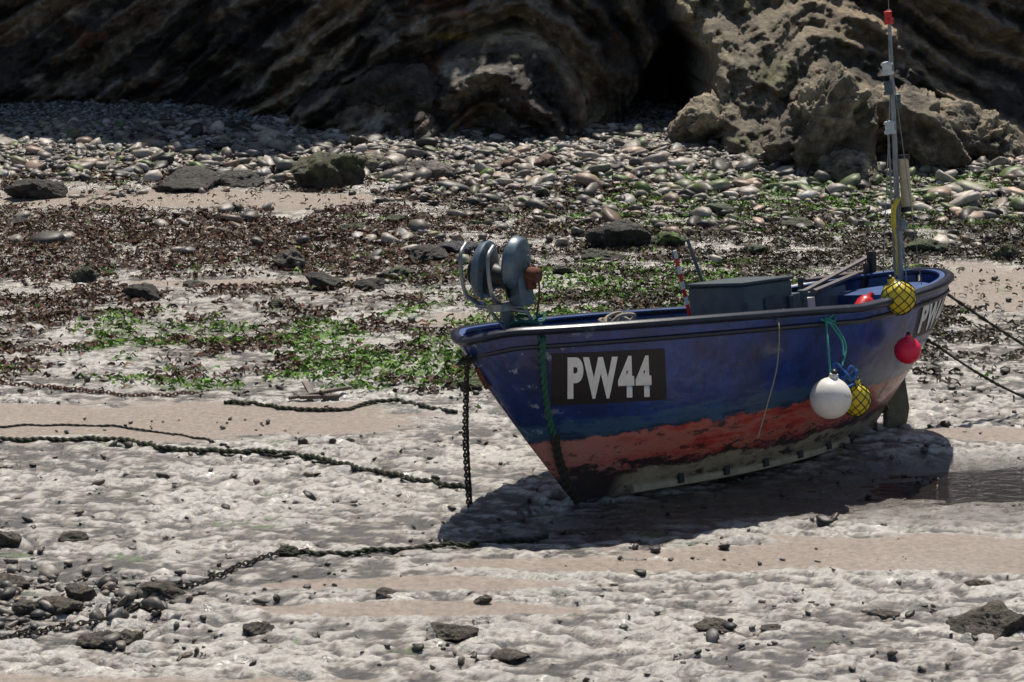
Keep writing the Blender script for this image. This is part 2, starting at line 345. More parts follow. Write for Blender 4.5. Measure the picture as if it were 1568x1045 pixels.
def strata(c): 
    a=pn(c*1.4,0,CX*.15); b=saw(c*2.3)-.5; d=saw(c*5.7+.5*fbm(CX/1.2,CZ/1.2,4.))-.5
    m_=ss(-.5,.2,fbm(CX/1.1,CZ/1.1,13.,4)); m2=ss(-.3,.3,fbm(CX/.8,CZ/.8,23.,4)); return a*.5+.75*b*m_+.38*d*m2
st=strata(cc)*(1-.6*rf0)
base=35.0+(.40-.13*ss(-.5,-4,CX))*CZ+.6*pn(CX/4,CZ/5,1.)+.012*np.clip(np.abs(CX)-9,0,200)**1.3
base=base+.32*np.clip(CZ-3,0,20)*ss(1.8,3.2,CX)*ss(8.5,6.0,CX)  # unseen upper cliff leaned back here to let sun onto the ridge
left=ss(-1,-6,CX); base=base+1.3*left
rn=1-2*np.abs(fbm(CX/1.3,CZ/1.3,5.,6,.6))
y=base-.72*st-.28*rn-.26*fbm(CX/.8,CZ/.8,15.,6,.62)
def dome(cx_,cz_,rx,rz,h,p=2.):
    d=((np.abs((CX-cx_)/rx)**p+np.abs((CZ-cz_)/rz)**p)); return h*np.clip(1-d,0,None)**.4
nn=1+.35*fbm(CX/.7,CZ/.7,3.,6,.62)
md=dome(-.15,-.1,1.35,1.75,1.5,2.6)*nn; ml=dome(-2.3,-.1,1.3,.95,1.7,2.6)*nn
y=y-md-ml
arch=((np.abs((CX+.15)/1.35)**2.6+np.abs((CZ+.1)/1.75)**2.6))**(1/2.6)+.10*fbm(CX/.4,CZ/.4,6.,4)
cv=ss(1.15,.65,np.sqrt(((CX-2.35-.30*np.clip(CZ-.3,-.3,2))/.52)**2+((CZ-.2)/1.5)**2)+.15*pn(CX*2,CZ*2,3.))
y=y+2.2*cv
lead=2.95-.18*CZ+.25*pn(CX*0+3,CZ*1.2,2.)+.14*fbm(CX/.5,CZ/.4,2.,4)
rf=ss(-.1,.35,CX-lead)*ss(7.2,4.2,CX+.45*CZ)
y=y-rf*np.clip(3.3-1.0*CZ,0,4)-rf*.22*rn-rf*.18*fbm(CX/.35,CZ/.35,35.,5,.65)
y=y-ss(4.5,6.5,CX)*ss(12,9,CX)*np.clip(1.6-1.2*CZ,0,3)
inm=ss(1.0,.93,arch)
Cc=np.array([.185,.142,.098])*np.ones(CX.shape+(1,))
Cc=mixf(Cc,np.array([.34,.255,.16]),ss(.0,.4,pn(cc*3,2.2,CX*.1)+.3*fbm(CX/.6,CZ/.6,4.4,5,.6)))
Cc=mixf(Cc,np.array([.024,.020,.016]),.93*ss(-.10,.12,pn(cc*3.2,5.2,CX*.3)+.45*fbm(CX/.5,CZ/.5,4.,5,.62)-.5*rf0))
Cc=mixf(Cc,np.array([.24,.09,.035]),.6*ss(.28,.55,fbm(CX/.8,CZ/.6,17.,5,.6))*(1-rf0)*ss(1,-1,CX))
Cc=mixf(Cc,np.array([.34,.31,.25]),.75*ss(.12,.45,fbm(CX/.8,CZ/.5,27.,5,.62))*ss(2,-1,CX))
Cc=Cc*(1-.45*ss(.9,1.5,CX)*ss(3.1,2.8,CX))[...,None]
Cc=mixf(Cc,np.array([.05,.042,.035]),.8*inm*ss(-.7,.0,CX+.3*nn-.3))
Cc=mixf(Cc,np.array([.40,.36,.30]),.6*inm*ss(.46,.62,fbm(CX/.12,CZ/.12,37.,3,.6)))
rim=np.exp(-((arch-1.03)/.09)**2)*ss(-1.2,.2,CX); Cc=mixf(Cc,np.array([.42,.32,.20]),.85*rim)
Cc=mixf(Cc,np.array([.50,.30,.045]),.85*np.exp(-((CX+.95)/.35)**2-((CZ-1.62)/.05)**2))  # golden lit crest of the mound, painted in
Cc=mixf(Cc,np.array([.16,.14,.10])*1.0,rf*.85)
Cc=mixf(Cc,np.array([.42,.35,.23]),rf*ss(.75,.2,CX-lead+.3*nn-.3)*ss(.4,1.4,CZ)*.85)  # sunlit upper-left edge of the ridge painted as pale rock
Cc=mixf(Cc,np.array([.12,.14,.04]),rf*.6*ss(.3,.5,fbm(CX/.6,CZ/.5,77.,4,.6)))
Cc=mixf(Cc,np.array([.012,.010,.009]),cv*.9)  # darkness inside the cave painted into the rock colour
Cc=Cc*(1+.55*st)[...,None]*(1+.7*fbm(CX/.3,CZ/.3,7.,4,.65))[...,None]
V=np.stack([CX,y,CZ],-1)
top=V[-1].copy(); rows=[V]; cols=[Cc]
for dy,dz in ((.6,.25),(2,.5),(6,.9),(20,1.3),(80,2)):
    r=top.copy(); r[:,1]+=dy; r[:,2]+=dz+.15*pn(r[:,0]/1.5,dy,0.); rows.append(r[None]); cols.append(np.ones((1,len(cx),3))*np.array([.06,.09,.03]))
V=np.concatenate(rows); Cc=np.clip(np.concatenate(cols),.008,.8)
M_cliff=attr_mat("cliff_rock",rough=.75,ns=6,lo_=.4,hi=1.6,bs=9,bst=1.0,bd=.12)
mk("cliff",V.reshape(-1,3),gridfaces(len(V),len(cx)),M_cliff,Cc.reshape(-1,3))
# ------------------------------------------------------------------ seaweed
def weeds(name,xy,cols,lmin,lmax,lift=.05,rough=.6):
    n=len(xy); l=rng.uniform(lmin,lmax,n); w_=l*rng.uniform(.15,.4,n); a=rng.uniform(0,6.28,n)
    dx,dy=np.cos(a),np.sin(a); z0=Hb(xy[:,0],xy[:,1]); P=[]
    zz=[rng.uniform(0,.012,n),rng.uniform(.01,lift,n),rng.uniform(0,.6*lift,n)]; bend=rng.normal(0,.5,n)
    for k,(f,wf) in enumerate(((-.5,.5),(0,1),(.5,.3))):
        mx_=xy[:,0]+dx*l*f-dy*bend*l*(f*f); my=xy[:,1]+dy*l*f+dx*bend*l*(f*f)
        for sgn in (-1,1):
            P.append(np.stack([mx_-dy*w_*wf*sgn*.5,my+dx*w_*wf*sgn*.5,z0+zz[k]+.014+rng.uniform(0,.015,n)*sgn],1))
    V=np.stack(P,1).reshape(-1,3); b=np.arange(n)*6
    Fc=np.concatenate([np.stack([b,b+1,b+3,b+2],1),np.stack([b+2,b+3,b+5,b+4],1)])
    mt=attr_mat(name+"_frond",rough=rough,ns=20,bst=.2,spec=.35)
    return mk(name,V,Fc,mt,np.repeat(cols,6,0),smooth=False)
xy=sample(120000,lambda x,y:np.maximum(ss(.3,1.,weedmask(x,y))*.7,.04*ss(17.8,19,y)),-7.5,7.5,17.5,31)
n=len(xy); b=rng.uniform(.4,1.3,n)[:,None]; base_=np.where((xy[:,0]+rng.normal(0,1.5,n)<0)[:,None],np.array([.115,.052,.030]),np.array([.060,.043,.025])); 
k=rng.uniform(0,1,n)<.12; base_[k]=np.array([.10,.09,.03])
weeds("seaweed",xy,base_*b,.03,.10,.04)
xy=sample(100000,lambda x,y:ss(.2,.7,algmask(x,y))*.85,-8,8,17.5,32)
n=len(xy); weeds("green_algae",xy,np.array([.135,.27,.03])*rng.uniform(.4,1.4,n)[:,None],.03,.09,.04)
# ------------------------------------------------------------------ BOAT
boat=bpy.data.objects.new("fishing_boat",None); scene.collection.objects.link(boat)
YAW=math.atan2(.632,.775); HEEL=math.radians(-9.5)
MB=Matrix.Translation((-.31,14.4,-.03))@Matrix.Rotation(YAW,4,'Z')@Matrix.Rotation(HEEL,4,'X')
boat.matrix_world=MB; MBi=MB.inverted()
def sv(u,v,w_):     # surveyed point of the boat lying on the fore-and-aft plane y=w_ (boat frame)
    o=MBi@Vector((0,0,CH)); d=MBi.to_3x3()@ray(u,v); k=(w_-o.y)/d.y; return o+d*k
BM=.92
def Bt(t):
    t=np.asarray(t,float); a=np.clip(1-np.abs(1-t/.55)**2.4,0,1)**.62; b_=np.clip(1-np.abs((t-.55)/.45)**3.2,0,1)**.55
    return BM*np.where(t<.55,a,b_)
def St(t): t=np.asarray(t,float); return 1.135+.21*np.clip(1-t/.62,0,1)**.85-.05*np.clip(1-t/.05,0,1)**2+.09*np.clip((t-.5)/.5,0,1)**2
def hullP(t,q):
    sb=.16+.86*(1-q)**1.12; se=4.80-.82*(1-q)**1.7
    a=.34+.55*np.abs(2*t-1)**2.5
    Bq=Bt(t)*q**a*(.93+.07*q)
    return np.stack(np.broadcast_arrays(sb+t*(se-sb),Bq,St(t)*q),-1)
th=np.linspace(0,math.pi,90); T=.5-.5*np.cos(th); T=np.clip(T,0.0002,.9998)
Q=np.concatenate([np.linspace(0,.1,8)**1.0,np.linspace(.13,1,30)])
TT,QQ=np.meshgrid(T,Q)
pp=hullP(TT,QQ); port=pp.copy(); port[...,1]*=-1
V=np.concatenate([port[::-1],pp[1:]])
hm=bpy.data.materials.new("hull_paint"); hm.use_nodes=True; t=hm.node_tree; p=t.nodes["Principled BSDF"]; Lk=t.links.new
tc=t.nodes.new("ShaderNodeTexCoord"); sx=t.nodes.new("ShaderNodeSeparateXYZ"); Lk(tc.outputs["Object"],sx.inputs[0])
def noise(sc,det=8,ro=.65,vs=None):
    n=t.nodes.new("ShaderNodeTexNoise"); n.inputs["Scale"].default_value=sc; n.inputs["Detail"].default_value=det; n.inputs["Roughness"].default_value=ro
    if vs:
        mp=t.nodes.new("ShaderNodeMapping"); mp.inputs["Scale"].default_value=vs; Lk(tc.outputs["Object"],mp.inputs[0]); Lk(mp.outputs[0],n.inputs["Vector"])
    else: Lk(tc.outputs["Object"],n.inputs["Vector"])
    return n
def math_(op,a,b=None,c=None):
    n=t.nodes.new("ShaderNodeMath"); n.operation=op
    for i,x in enumerate((a,b,c)):
        if x is None: continue
        if isinstance(x,(int,float)): n.inputs[i].default_value=x
        else: Lk(x,n.inputs[i])
    return n.outputs[0]
def ramp(f,els,interp='LINEAR'):
    r=t.nodes.new("ShaderNodeValToRGB"); r.color_ramp.interpolation=interp; e=r.color_ramp.elements
    while len(e)<len(els): e.new(.5)
    for i,(po,c) in enumerate(els): e[i].position=po; e[i].color=(*c,1)
    Lk(f,r.inputs[0]); return r.outputs[0]
def mixc(f,a,b):
    n=t.nodes.new("ShaderNodeMix"); n.data_type='RGBA'
    if isinstance(f,float): n.inputs[0].default_value=f
    else: Lk(f,n.inputs[0])
    for i,x in ((6,a),(7,b)):
        if isinstance(x,tuple): n.inputs[i].default_value=(*x,1)
        else: Lk(x,n.inputs[i])
    return n.outputs[2]
def step(v,a,b):
    n=t.nodes.new("ShaderNodeMapRange"); n.interpolation_type='SMOOTHSTEP'; n.inputs[1].default_value=a; n.inputs[2].default_value=b; Lk(v,n.inputs[0]); return n.outputs[0]
z=sx.outputs[2]
nA=noise(2.6,8,.7).outputs[0]; nB=noise(9,8,.7).outputs[0]; nS=noise(5,6,.65,(6,6,.5)).outputs[0]; nH=noise(3,8,.72,(1.2,1.2,5)).outputs[0]; nC=noise(5,8,.75,(1,1,2)).outputs[0]
blue=ramp(nA,[(.3,(.005,.014,.065)),(.5,(.010,.040,.19)),(.7,(.020,.080,.35))])
blue=mixc(math_('MULTIPLY',step(nS,.52,.72),.75),blue,(.010,.014,.040))
blue=mixc(math_('MULTIPLY',step(noise(7,6,.7,(5,5,.35)).outputs[0],.62,.75),.5),blue,(.07,.11,.22))
blue=mixc(math_('MULTIPLY',step(sx.outputs[0],1.3,.5),.45),blue,(.010,.014,.045))
wv=math_('ADD',z,math_('MULTIPLY',math_('SUBTRACT',nH,.5),.5))
blue=mixc(math_('MULTIPLY',step(wv,.68,.58),.65),blue,(.055,.13,.19))
blue=mixc(math_('MULTIPLY',step(wv,.56,.50),.7),blue,(.012,.018,.045))
zz_=math_('ADD',z,math_('ADD',math_('MULTIPLY',math_('SUBTRACT',nB,.5),.12),math_('MULTIPLY',math_('SUBTRACT',nC,.5),.16)))
red=ramp(nH,[(.3,(.18,.018,.018)),(.44,(.48,.06,.045)),(.55,(.50,.17,.12)),(.66,(.38,.09,.06)),(.8,(.10,.025,.025))])
red=mixc(math_('MULTIPLY',step(sx.outputs[0],1.7,.9),.55),red,(.48,.25,.21))
red=mixc(math_('MULTIPLY',step(nC,.55,.62),.85),red,(.020,.022,.035))
red=mixc(math_('MULTIPLY',step(nS,.55,.7),.4),red,(.34,.21,.15))
col=mixc(step(zz_,.500,.520),red,blue)
zd=math_('ADD',z,math_('MULTIPLY',math_('SUBTRACT',nC,.5),.75))
col=mixc(math_('MULTIPLY',step(zd,.30,.24),.95),col,(.022,.022,.022))
zb=math_('ADD',z,math_('MULTIPLY',math_('SUBTRACT',nA,.5),.30))
tanm=math_('MULTIPLY',step(zb,.22,.195),step(nC,.60,.52))
tanm=math_('MULTIPLY',tanm,step(sx.outputs[0],1.2,1.35))
col=mixc(tanm,col,ramp(nB,[(.32,(.10,.085,.055)),(.45,(.36,.295,.20)),(.7,(.50,.43,.30))]))
sc_=math_('MULTIPLY',step(nB,.58,.64),step(sx.outputs[0],1.0,.4)); col=mixc(math_('MULTIPLY',sc_,.8),col,(.36,.38,.42))
chip=step(noise(24,6,.7).outputs[0],.70,.74); col=mixc(math_('MULTIPLY',chip,.4),col,(.22,.24,.3))
Lk(col,p.inputs["Base Color"]); Lk(math_('ADD',.14,math_('MULTIPLY',nB,.4)),p.inputs["Roughness"])
bb=t.nodes.new("ShaderNodeBump"); bb.inputs["Strength"].default_value=.35; bb.inputs["Distance"].default_value=.012; Lk(nB,bb.inputs["Height"]); Lk(bb.outputs[0],p.inputs["Normal"])
p.inputs["Coat Weight"].default_value=.3
hull=mk("hull",V.reshape(-1,3),gridfaces(V.shape[0],V.shape[1]),hm,parent=boat)
so=hull.modifiers.new("s","SOLIDIFY"); so.thickness=.04; so.offset=0
M_navy=mat("gunwale_paint",(.012,.014,.024),.35,var=.5,ns=9,spec=.6,c2=(.09,.11,.16),thr=.62)
M_bluein=mat("inner_blue",(.025,.065,.19),.5,var=.5,ns=5,c2=(.10,.12,.16),thr=.60)
M_grey=mat("grey_green_paint",(.085,.115,.12),.55,var=.3,ns=6)
M_wht=mat("white_paint",(.62,.62,.60),.5,var=.2,ns=14)
M_blk=mat("black_rubber",(.012,.012,.013),.5)
M_steel=mat("galvanised_steel",(.24,.25,.25),.4,.7,var=.4)
M_rust=mat("rust",(.14,.05,.028),.85,.2,var=.6,ns=30,bst=.5)
M_hbl=mat("hauler_paint",(.085,.125,.155),.4,.2,var=.4,ns=12,c2=(.12,.06,.035),thr=.58)
M_wood=mat("old_timber",(.10,.075,.055),.8,var=.4,ns=12,bst=.4)
M_green=mat("green_rope",(.02,.10,.065),.8,var=.6,ns=60,bst=.6)
M_turq=mat("turquoise_rope",(.05,.30,.25),.8,var=.4,ns=60,bst=.6)
M_drope=mat("dark_rope",(.028,.026,.017),.85,var=.6,ns=50,bst=.6)
M_weedrope=mat("weedy_rope",(.030,.034,.016),.8,var=.8,ns=25,bst=.8)
M_tan=mat("tan_rope",(.32,.27,.2),.85,var=.3,ns=60,bst=.5)
M_yel=mat("yellow_plastic",(.75,.55,.03),.4,var=.15,ns=20)
M_red=mat("red_plastic",(.60,.02,.02),.35,var=.15)
M_pink=mat("fluorescent_buoy",(.90,.02,.07),.4,var=.1)
M_wbuoy=mat("white_buoy",(.78,.74,.68),.45,var=.1,ns=6,c2=(.5,.42,.33),thr=.60)
M_net=mat("net_twine",(.02,.05,.02),.8)
M_bnet=mat("blue_net",(.03,.12,.36),.8,var=.5,ns=40)
def sheer(side,off=0,dz=0,n=90,q=1.0,t0=0,t1=1):
    tt=.5-.5*np.cos(np.linspace(0,math.pi,n)); tt=t0+tt*(t1-t0); P=hullP(np.clip(tt,0,1),q); 
    return [Vector((a[0],side*(a[1]+off),a[2]+dz)) for a in P]
loop=sheer(-1,.01)+sheer(1,.01)[::-1][1:-1]
Geo().tube(loop,.042,10,True,sq=.75).obj("gunwale",M_navy,boat)
l2=sheer(-1,.022,q=.915)+sheer(1,.022,q=.915)[::-1][1:-1]
Geo().tube(l2,.020,8,True).obj("rubbing_strake",M_navy,boat)
l3=sheer(-1,-.05,dz=.012)[2:-2]; Geo().tube(l3,.03,6,sq=.4).tube([Vector((p.x,-p.y,p.z)) for p in l3],.03,6,sq=.4).obj("inner_rail",M_bluein,boat)
def deck(name,t0,t1,zf,m_,q=None,sc=.97,n=24,camber=.0):
    V=[];tt=np.linspace(t0,t1,n)
    for a in tt:
        zz=zf(a); qq=min(1,zz/float(St(a))); P=hullP(np.array(a),np.array(qq))
        for k in np.linspace(-1,1,9): V.append((P[0],k*P[1]*sc,zz+camber*(1-k*k)))
    return mk(name,V,gridfaces(n,9),m_,parent=boat)
deck("foredeck",.004,.34,lambda a:float(St(a))-.06,M_bluein,camber=.02)
deck("cockpit_floor",.3,.985,lambda a:.5,M_grey)
deck("aft_deck",.86,.996,lambda a:float(St(a))-.09,M_bluein,camber=.015)
def bulk(name,a,z0,m_):
    V=[];zt=float(St(a))-.07
    for zz in np.linspace(z0,zt,8):
        P=hullP(np.array(a),np.array(zz/float(St(a))))
        for k in np.linspace(-1,1,7): V.append((P[0]-.0,k*P[1]*.97,zz))
    mk(name,V,gridfaces(8,7),m_,parent=boat)
bulk("fore_bulkhead",.34,.5,M_bluein); bulk("aft_bulkhead",.86,.5,M_bluein)
g=Geo()
for a in np.linspace(.4,.84,8):
    for s_ in (-1,1):
        g.tube([Vector((float(hullP(np.array(a),np.array(q_))[0]),s_*(float(hullP(np.array(a),np.array(q_))[1])-.035),float(St(a))*q_)) for q_ in np.linspace(.45,.97,8)],.02,6)
g.obj("ribs",M_bluein,boat)
g=Geo(); g.box((3.35,0,.86),(.24,1.6,.035)); g.box((2.05,0,.9),(.22,1.58,.035)); g.obj("thwarts",M_wood,boat,.006)
cL=sv(1134,470,0); ex=cL.x
g=Geo(); g.box((ex,.0,.92),(.55,.55,.90),(0,.03,.06)); g.obj("engine_box",M_grey,boat,.015)
g=Geo(); g.box((ex,.0,1.385),(.59,.59,.025),(0,.03,.06)); g.box((ex-.24,-.29,1.0),(.05,.03,.5)); g.box((ex+.24,-.29,1.0),(.05,.03,.5)); g.box((ex+.05,-.285,1.2),(.16,.02,.12)); g.obj("engine_box_lid",mat("grey_lid",(.05,.07,.08),.6,var=.4),boat,.008)
c=sv(1208,468,-.2); g=Geo(); g.box(c,(.14,.12,.18)); g.lathe([(.03,0),(.03,.16),(.04,.17),(.04,.20)],c+Vector((.16,0,-.1)),(0,0,1),14); g.obj("instrument_box",M_grey,boat,.01)
c=sv(1236,472,-.1); Geo().tube([sv(1185,490,-.5),sv(1200,476,-.45),sv(1228,482,-.45),sv(1232,498,-.5)],.014,7).box(c,(.08,.1,.16)).obj("grab_rail",M_wht,boat)
kl=Geo(); kl.box((2.5,0,-.015),(2.9,.09,.12)); kl.obj("keel",hm,boat,.01)
g=Geo()
for s_ in (-1,1):
    pts=[]
    for a in np.linspace(.14,.86,26):
        P=hullP(np.array(a),np.array(.06)); pts.append(Vector((P[0],s_*(P[1]+.02),P[2]-.01)))
    g.tube(pts,.06,6,sq=.7)
g.obj("bilge_keel",mat("bilge_keel_wood",(.40,.34,.23),.8,var=.35,ns=7,bst=.5,c2=(.05,.045,.04),thr=.60),boat)
g=Geo()
for a in np.linspace(.25,.85,6):
    P=hullP(np.array(a),np.array(.06)); g.box((P[0],-(P[1]+.075),P[2]+.02),(.05,.03,.08))
g.obj("bilge_keel_cleats",M_blk,boat,.006)
def plate(pts,th_,):
    n=len(pts); V=[(x,-th_/2,z_) for x,z_ in pts]+[(x,th_/2,z_) for x,z_ in pts]
    return V,[tuple(range(n))[::-1],tuple(range(n,2*n))]+[(i,(i+1)%n,n+(i+1)%n,n+i) for i in range(n)]
Geo().add(*plate([(3.2,-.07),(4.0,-.07),(4.0,.02),(3.9,.16),(3.85,.3),(3.3,.15)],.06)).obj("skeg",hm,boat,.01)
Geo().add(*plate([(4.22,-.02),(4.46,.0),(4.52,.15),(4.50,.42),(4.44,.62),(4.28,.62),(4.26,.35)],.045)).obj("rudder",mat("antifoul",(.08,.08,.045),.7,var=.5,ns=8,c2=(.2,.08,.04),thr=.6),boat,.012)
g=Geo(); g.tube([(3.85,0,.2),(4.13,0,.17)],.022,8); g.lathe([(.02,-.05),(.04,-.03),(.04,.03),(.012,.07)],(4.12,0,.17),(1,0,0),14)
for k in range(3):
    a=k*2.094+.5; d=Vector((0,math.cos(a),math.sin(a))); e=Vector((.5,-math.sin(a)*.86,math.cos(a)*.86)).normalized(); o_=Vector((4.12,0,.17))
    pts=[o_+d*.03-e*.02,o_+d*.08-e*.055,o_+d*.14-e*.05,o_+d*.165,o_+d*.14+e*.05,o_+d*.08+e*.055,o_+d*.03+e*.02]
    off=Vector((.006,0,0)); n_=7; g.add([x-off for x in pts]+[x+off for x in pts],[tuple(range(n_)),tuple(range(n_,2*n_))[::-1]]+[(i,(i+1)%n_,n_+(i+1)%n_,n_+i) for i in range(n_)])
g.obj("propeller",mat("bronze",(.20,.16,.09),.5,.6,var=.4),boat)
Geo().tube([(4.31,0,-.08),(4.31,0,.62)],.018,8).tube([(3.96,0,-.05),(4.33,0,-.05)],.02,8).obj("rudder_stock",M_rust,boat)
# ---- registration marks mapped onto the hull skin
ta=np.linspace(0,1,1200)
def lvl(zv):
    q=zv/St(ta); return hullP(ta,np.clip(q,0,1))
ref=lvl(.92); arc=np.concatenate([[0],np.cumsum(np.linalg.norm(np.diff(ref[:,:2],axis=0),axis=1))]); refx=ref[:,0]
def onx(x,zv,off):
    L_=lvl(zv); t_=np.interp(x,L_[:,0],ta); P=hullP(t_,min(1,zv/float(St(t_)))); e=1e-3
    ta_,tb_=max(0,t_-e),min(1,t_+e); A=hullP(ta_,min(1,zv/float(St(ta_)))); B=hullP(tb_,min(1,zv/float(St(tb_)))); d=B-A
    tx,ty=d[0],-d[1]; l=math.hypot(tx,ty); nx,ny=ty/l,-tx/l
    return (P[0]+nx*off,-P[1]+ny*off,zv)
def onhull(a,zv,off): return onx(np.interp(a,arc,refx),zv,off)
def sign(a0,a1,z0,z1,pa,pz,nm,slant=0,sh=0):
    na=40;nz=10; zm=(z0+z1)/2
    V=[onhull(a0-pa+(a1-a0+2*pa)*i/na-sh*(z0-pz+(z1-z0+2*pz)*j/nz-zm),z0-pz+(z1-z0+2*pz)*j/nz+slant*(i/na),.024) for j in range(nz+1) for i in range(na+1)]
    mk(nm+"_panel",V,gridfaces(nz+1,na+1),mat("panel_black",(.012,.010,.014),.5,var=.4),parent=boat)
    cu=bpy.data.curves.new("t","FONT"); cu.body="PW44"; cu.offset=.048; cu.space_character=1.20; to=bpy.data.objects.new("t",cu); scene.collection.objects.link(to)
    bpy.context.view_layer.update(); dg=bpy.context.evaluated_depsgraph_get(); me=bpy.data.meshes.new_from_object(to.evaluated_get(dg)); bpy.data.objects.remove(to)
    bm=bmesh.new(); bm.from_mesh(me); bmesh.ops.triangulate(bm,faces=bm.faces)
    for _ in range(4):
        le=[e for e in bm.edges if e.calc_length()>.16]
        if le: bmesh.ops.subdivide_edges(bm,edges=le,cuts=1); bmesh.ops.triangulate(bm,faces=bm.faces)
    xs=[v.co.x for v in bm.verts]; ys=[v.co.y for v in bm.verts]; x0,x1,y0,y1=min(xs),max(xs),min(ys),max(ys)
    for v in bm.verts:
        fx=(v.co.x-x0)/(x1-x0); fy=(v.co.y-y0)/(y1-y0); zq=z0+(z1-z0)*fy; v.co=onhull(a0+(a1-a0)*fx-sh*(zq-zm),zq+slant*fx,.030)
    me=bpy.data.meshes.new(nm); bm.to_mesh(me); bm.free(); me.materials.append(mat("letter_white",(.80,.80,.78),.5,var=.12,ns=10,c2=(.45,.46,.5),thr=.68))
    o=bpy.data.objects.new(nm,me); scene.collection.objects.link(o); o.parent=boat
sign(.49,1.10,.815,1.12,.11,.035,"registration_letters",-.065,.30)
sign(arc[-1]-1.18,arc[-1]-.55,.84,1.07,.05,.03,"stern_registration_letters",0,.1)
# ---- pot hauler on the foredeck
pc=sv(768,420,0); Axv=(MBi.to_3x3()@Vector((.92,-.36,-.04))).normalized()
s1=pc-Axv*.11; s2=pc+Axv*.10
g=Geo(); g.lathe([(.02,-.02),(.12,-.05),(.185,-.045),(.20,-.01),(.20,.01),(.16,.03),(.06,.045)],s1+Vector((0,0,.02)),Axv)
g.lathe([(.06,-.05),(.16,-.03),(.185,-.01),(.185,.03),(.17,.06),(.10,.085),(.03,.09)],s2+Vector((0,0,.09)),Axv)
g.box(s2+Vector((0,0,-.03))+Axv*.03,(.12,.13,.34)); g.obj("hauler_discs",M_hbl,boat,.006)
Geo().lathe([(.14,-.08),(.09,-.05),(.075,0),(.09,.05),(.14,.08)],pc+Vector((0,0,-.02)),Axv).lathe([(.10,0),(.105,.01),(.08,.03),(.03,.04)],s1-Axv*.085+Vector((0,0,0)),-Axv,20).obj("hauler_sheave",M_blk,boat)
mc=s2+Axv*.10+Vector((0,0,.02)); Geo().lathe([(.045,-.02),(.055,0),(.055,.07),(.04,.09)],mc,Axv,18).box(mc+Vector((0,0,-.06)),(.07,.07,.09)).obj("hauler_motor",M_rust,boat,.005)
g=Geo(); side=Axv.cross(Vector((0,0,1))).normalized()
if (MB.to_3x3()@side).y<0: side=-side
for o_ in (-.20,.0):
    b_=pc+Axv*o_
    g.tube(spline([b_+Vector((0,0,.2))-side*.1,b_+Vector((0,0,.12))-side*.22,b_+Vector((0,0,-.10))-side*.22,b_+Vector((0,0,-.2))-side*.08,b_+Vector((0,0,-.23))+side*.1],6),.014,7)
g.tube([pc+Vector((0,0,-.24))-Axv*.22,pc+Vector((0,0,-.24))+Axv*.16],.016,8)
g.box(pc+Vector((0,0,-.225)),(.20,.16,.05)); g.tube([pc+Vector((0,0,-.2)),pc+Vector((.05,.02,-.42))],.045,12); g.tube([pc+Vector((0,0,-.22))+Axv*.15,pc+Axv*.22+Vector((0,0,-.36)),],.012,7)
g.tube([pc+Vector((0,0,-.22))-Axv*.16,pc+Vector((.02,.02,-.4))],.012,7)
g.obj("hauler_frame",M_steel,boat)
Geo().tube(spline([s2+Axv*.1+Vector((0,0,.1)),s2+Axv*.17+Vector((0,0,-.02)),s2+Axv*.14+Vector((0,0,-.22)),s2+Axv*.1+Vector((.02,.05,-.34))],6),.008,6).obj("hydraulic_hose",M_rust,boat)
# ---- mast and fittings
mb=sv(1379,425,.0); mt_=sv(1361,14,.0); up_=(mt_-mb); 
def mp(v): return mb+up_*((425-v)/411.)
g=Geo(); g.tube([mb-up_.normalized()*.25,mp(90),mt_],[.026,.018,.012],10); g.obj("mast",mat("mast_alloy",(.30,.30,.29),.4,.4,var=.35,ns=8),boat)
x_=Vector((-.07,0,0)); g=Geo(); g.tube([mb+x_*1.1-Vector((0,0,.2)),mp(180)+x_],.009,7)
for v in (200,300): g.tube([mp(v),mp(v)+x_],.007,6)
g.tube([mp(60)+Vector((-.02,0,0)),mb+Vector((-.10,-.3,-.05))],.004,5); g.tube([mp(100),mb+Vector((.12,.3,-.05))],.004,5); g.tube([mp(250),mb+Vector((-.10,-.15,-.05))],.006,5)
g.obj("mast_stay",M_steel,boat)
def lamp(v,dx,s_=1.0):
    c=mp(v)+Vector((dx,0,0)); 
    Geo().lathe([(.03*s_,-.05),(.045*s_,-.045),(.045*s_,-.02),(.036*s_,-.018),(.036*s_,.03),(.045*s_,.032),(.04*s_,.05),(.015,.06)],c,(0,0,1),16).obj("navigation_lamp",M_wht if s_>.9 else M_grey,boat)
lamp(105,-.05,1.1); lamp(155,.05,.8); lamp(195,-.05,1.05); lamp(135,-.05,.8)
Geo().lathe([(.03,-.05),(.04,-.04),(.04,-.01),(.03,0),(.03,.045),(.036,.05),(.02,.06)],mp(28)+Vector((-.01,0,0)),(0,0,1),16).obj("masthead_light",M_red,boat)
Geo().tube([mp(14),mp(-12)],.004,5).obj("aerial",M_steel,boat)
Geo().lathe([(.03,-.2),(.043,-.195),(.043,.195),(.03,.2)],mp(282)+Vector((.07,-.03,0)),(0,0,1),18).obj("radar_reflector",mat("cream_plastic",(.62,.48,.28),.6,var=.15),boat)
Geo().lathe([(.045,-.02),(.047,.02)],mp(322)+Vector((.07,-.03,0)),(0,0,1),18).lathe([(.045,-.02),(.047,.02)],mp(242)+Vector((.07,-.03,0)),(0,0,1),18).obj("reflector_caps",M_blk,boat)
Geo().tube(spline([mp(305)+Vector((-.02,-.03,0)),mp(318)+Vector((-.09,-.04,0)),mp(345)+Vector((-.10,-.04,0)),mp(372)+Vector((-.08,-.04,0)),mp(420)+Vector((-.09,-.04,0))],6),[.020]*13+[.008]*12,8).obj("yellow_strop",M_yel,boat)
Geo().lathe([(.04,-.04),(.045,0),(.03,.04)],mp(345)+Vector((.02,-.02,0)),(0,0,1),12).obj("mast_clamp",M_steel,boat)
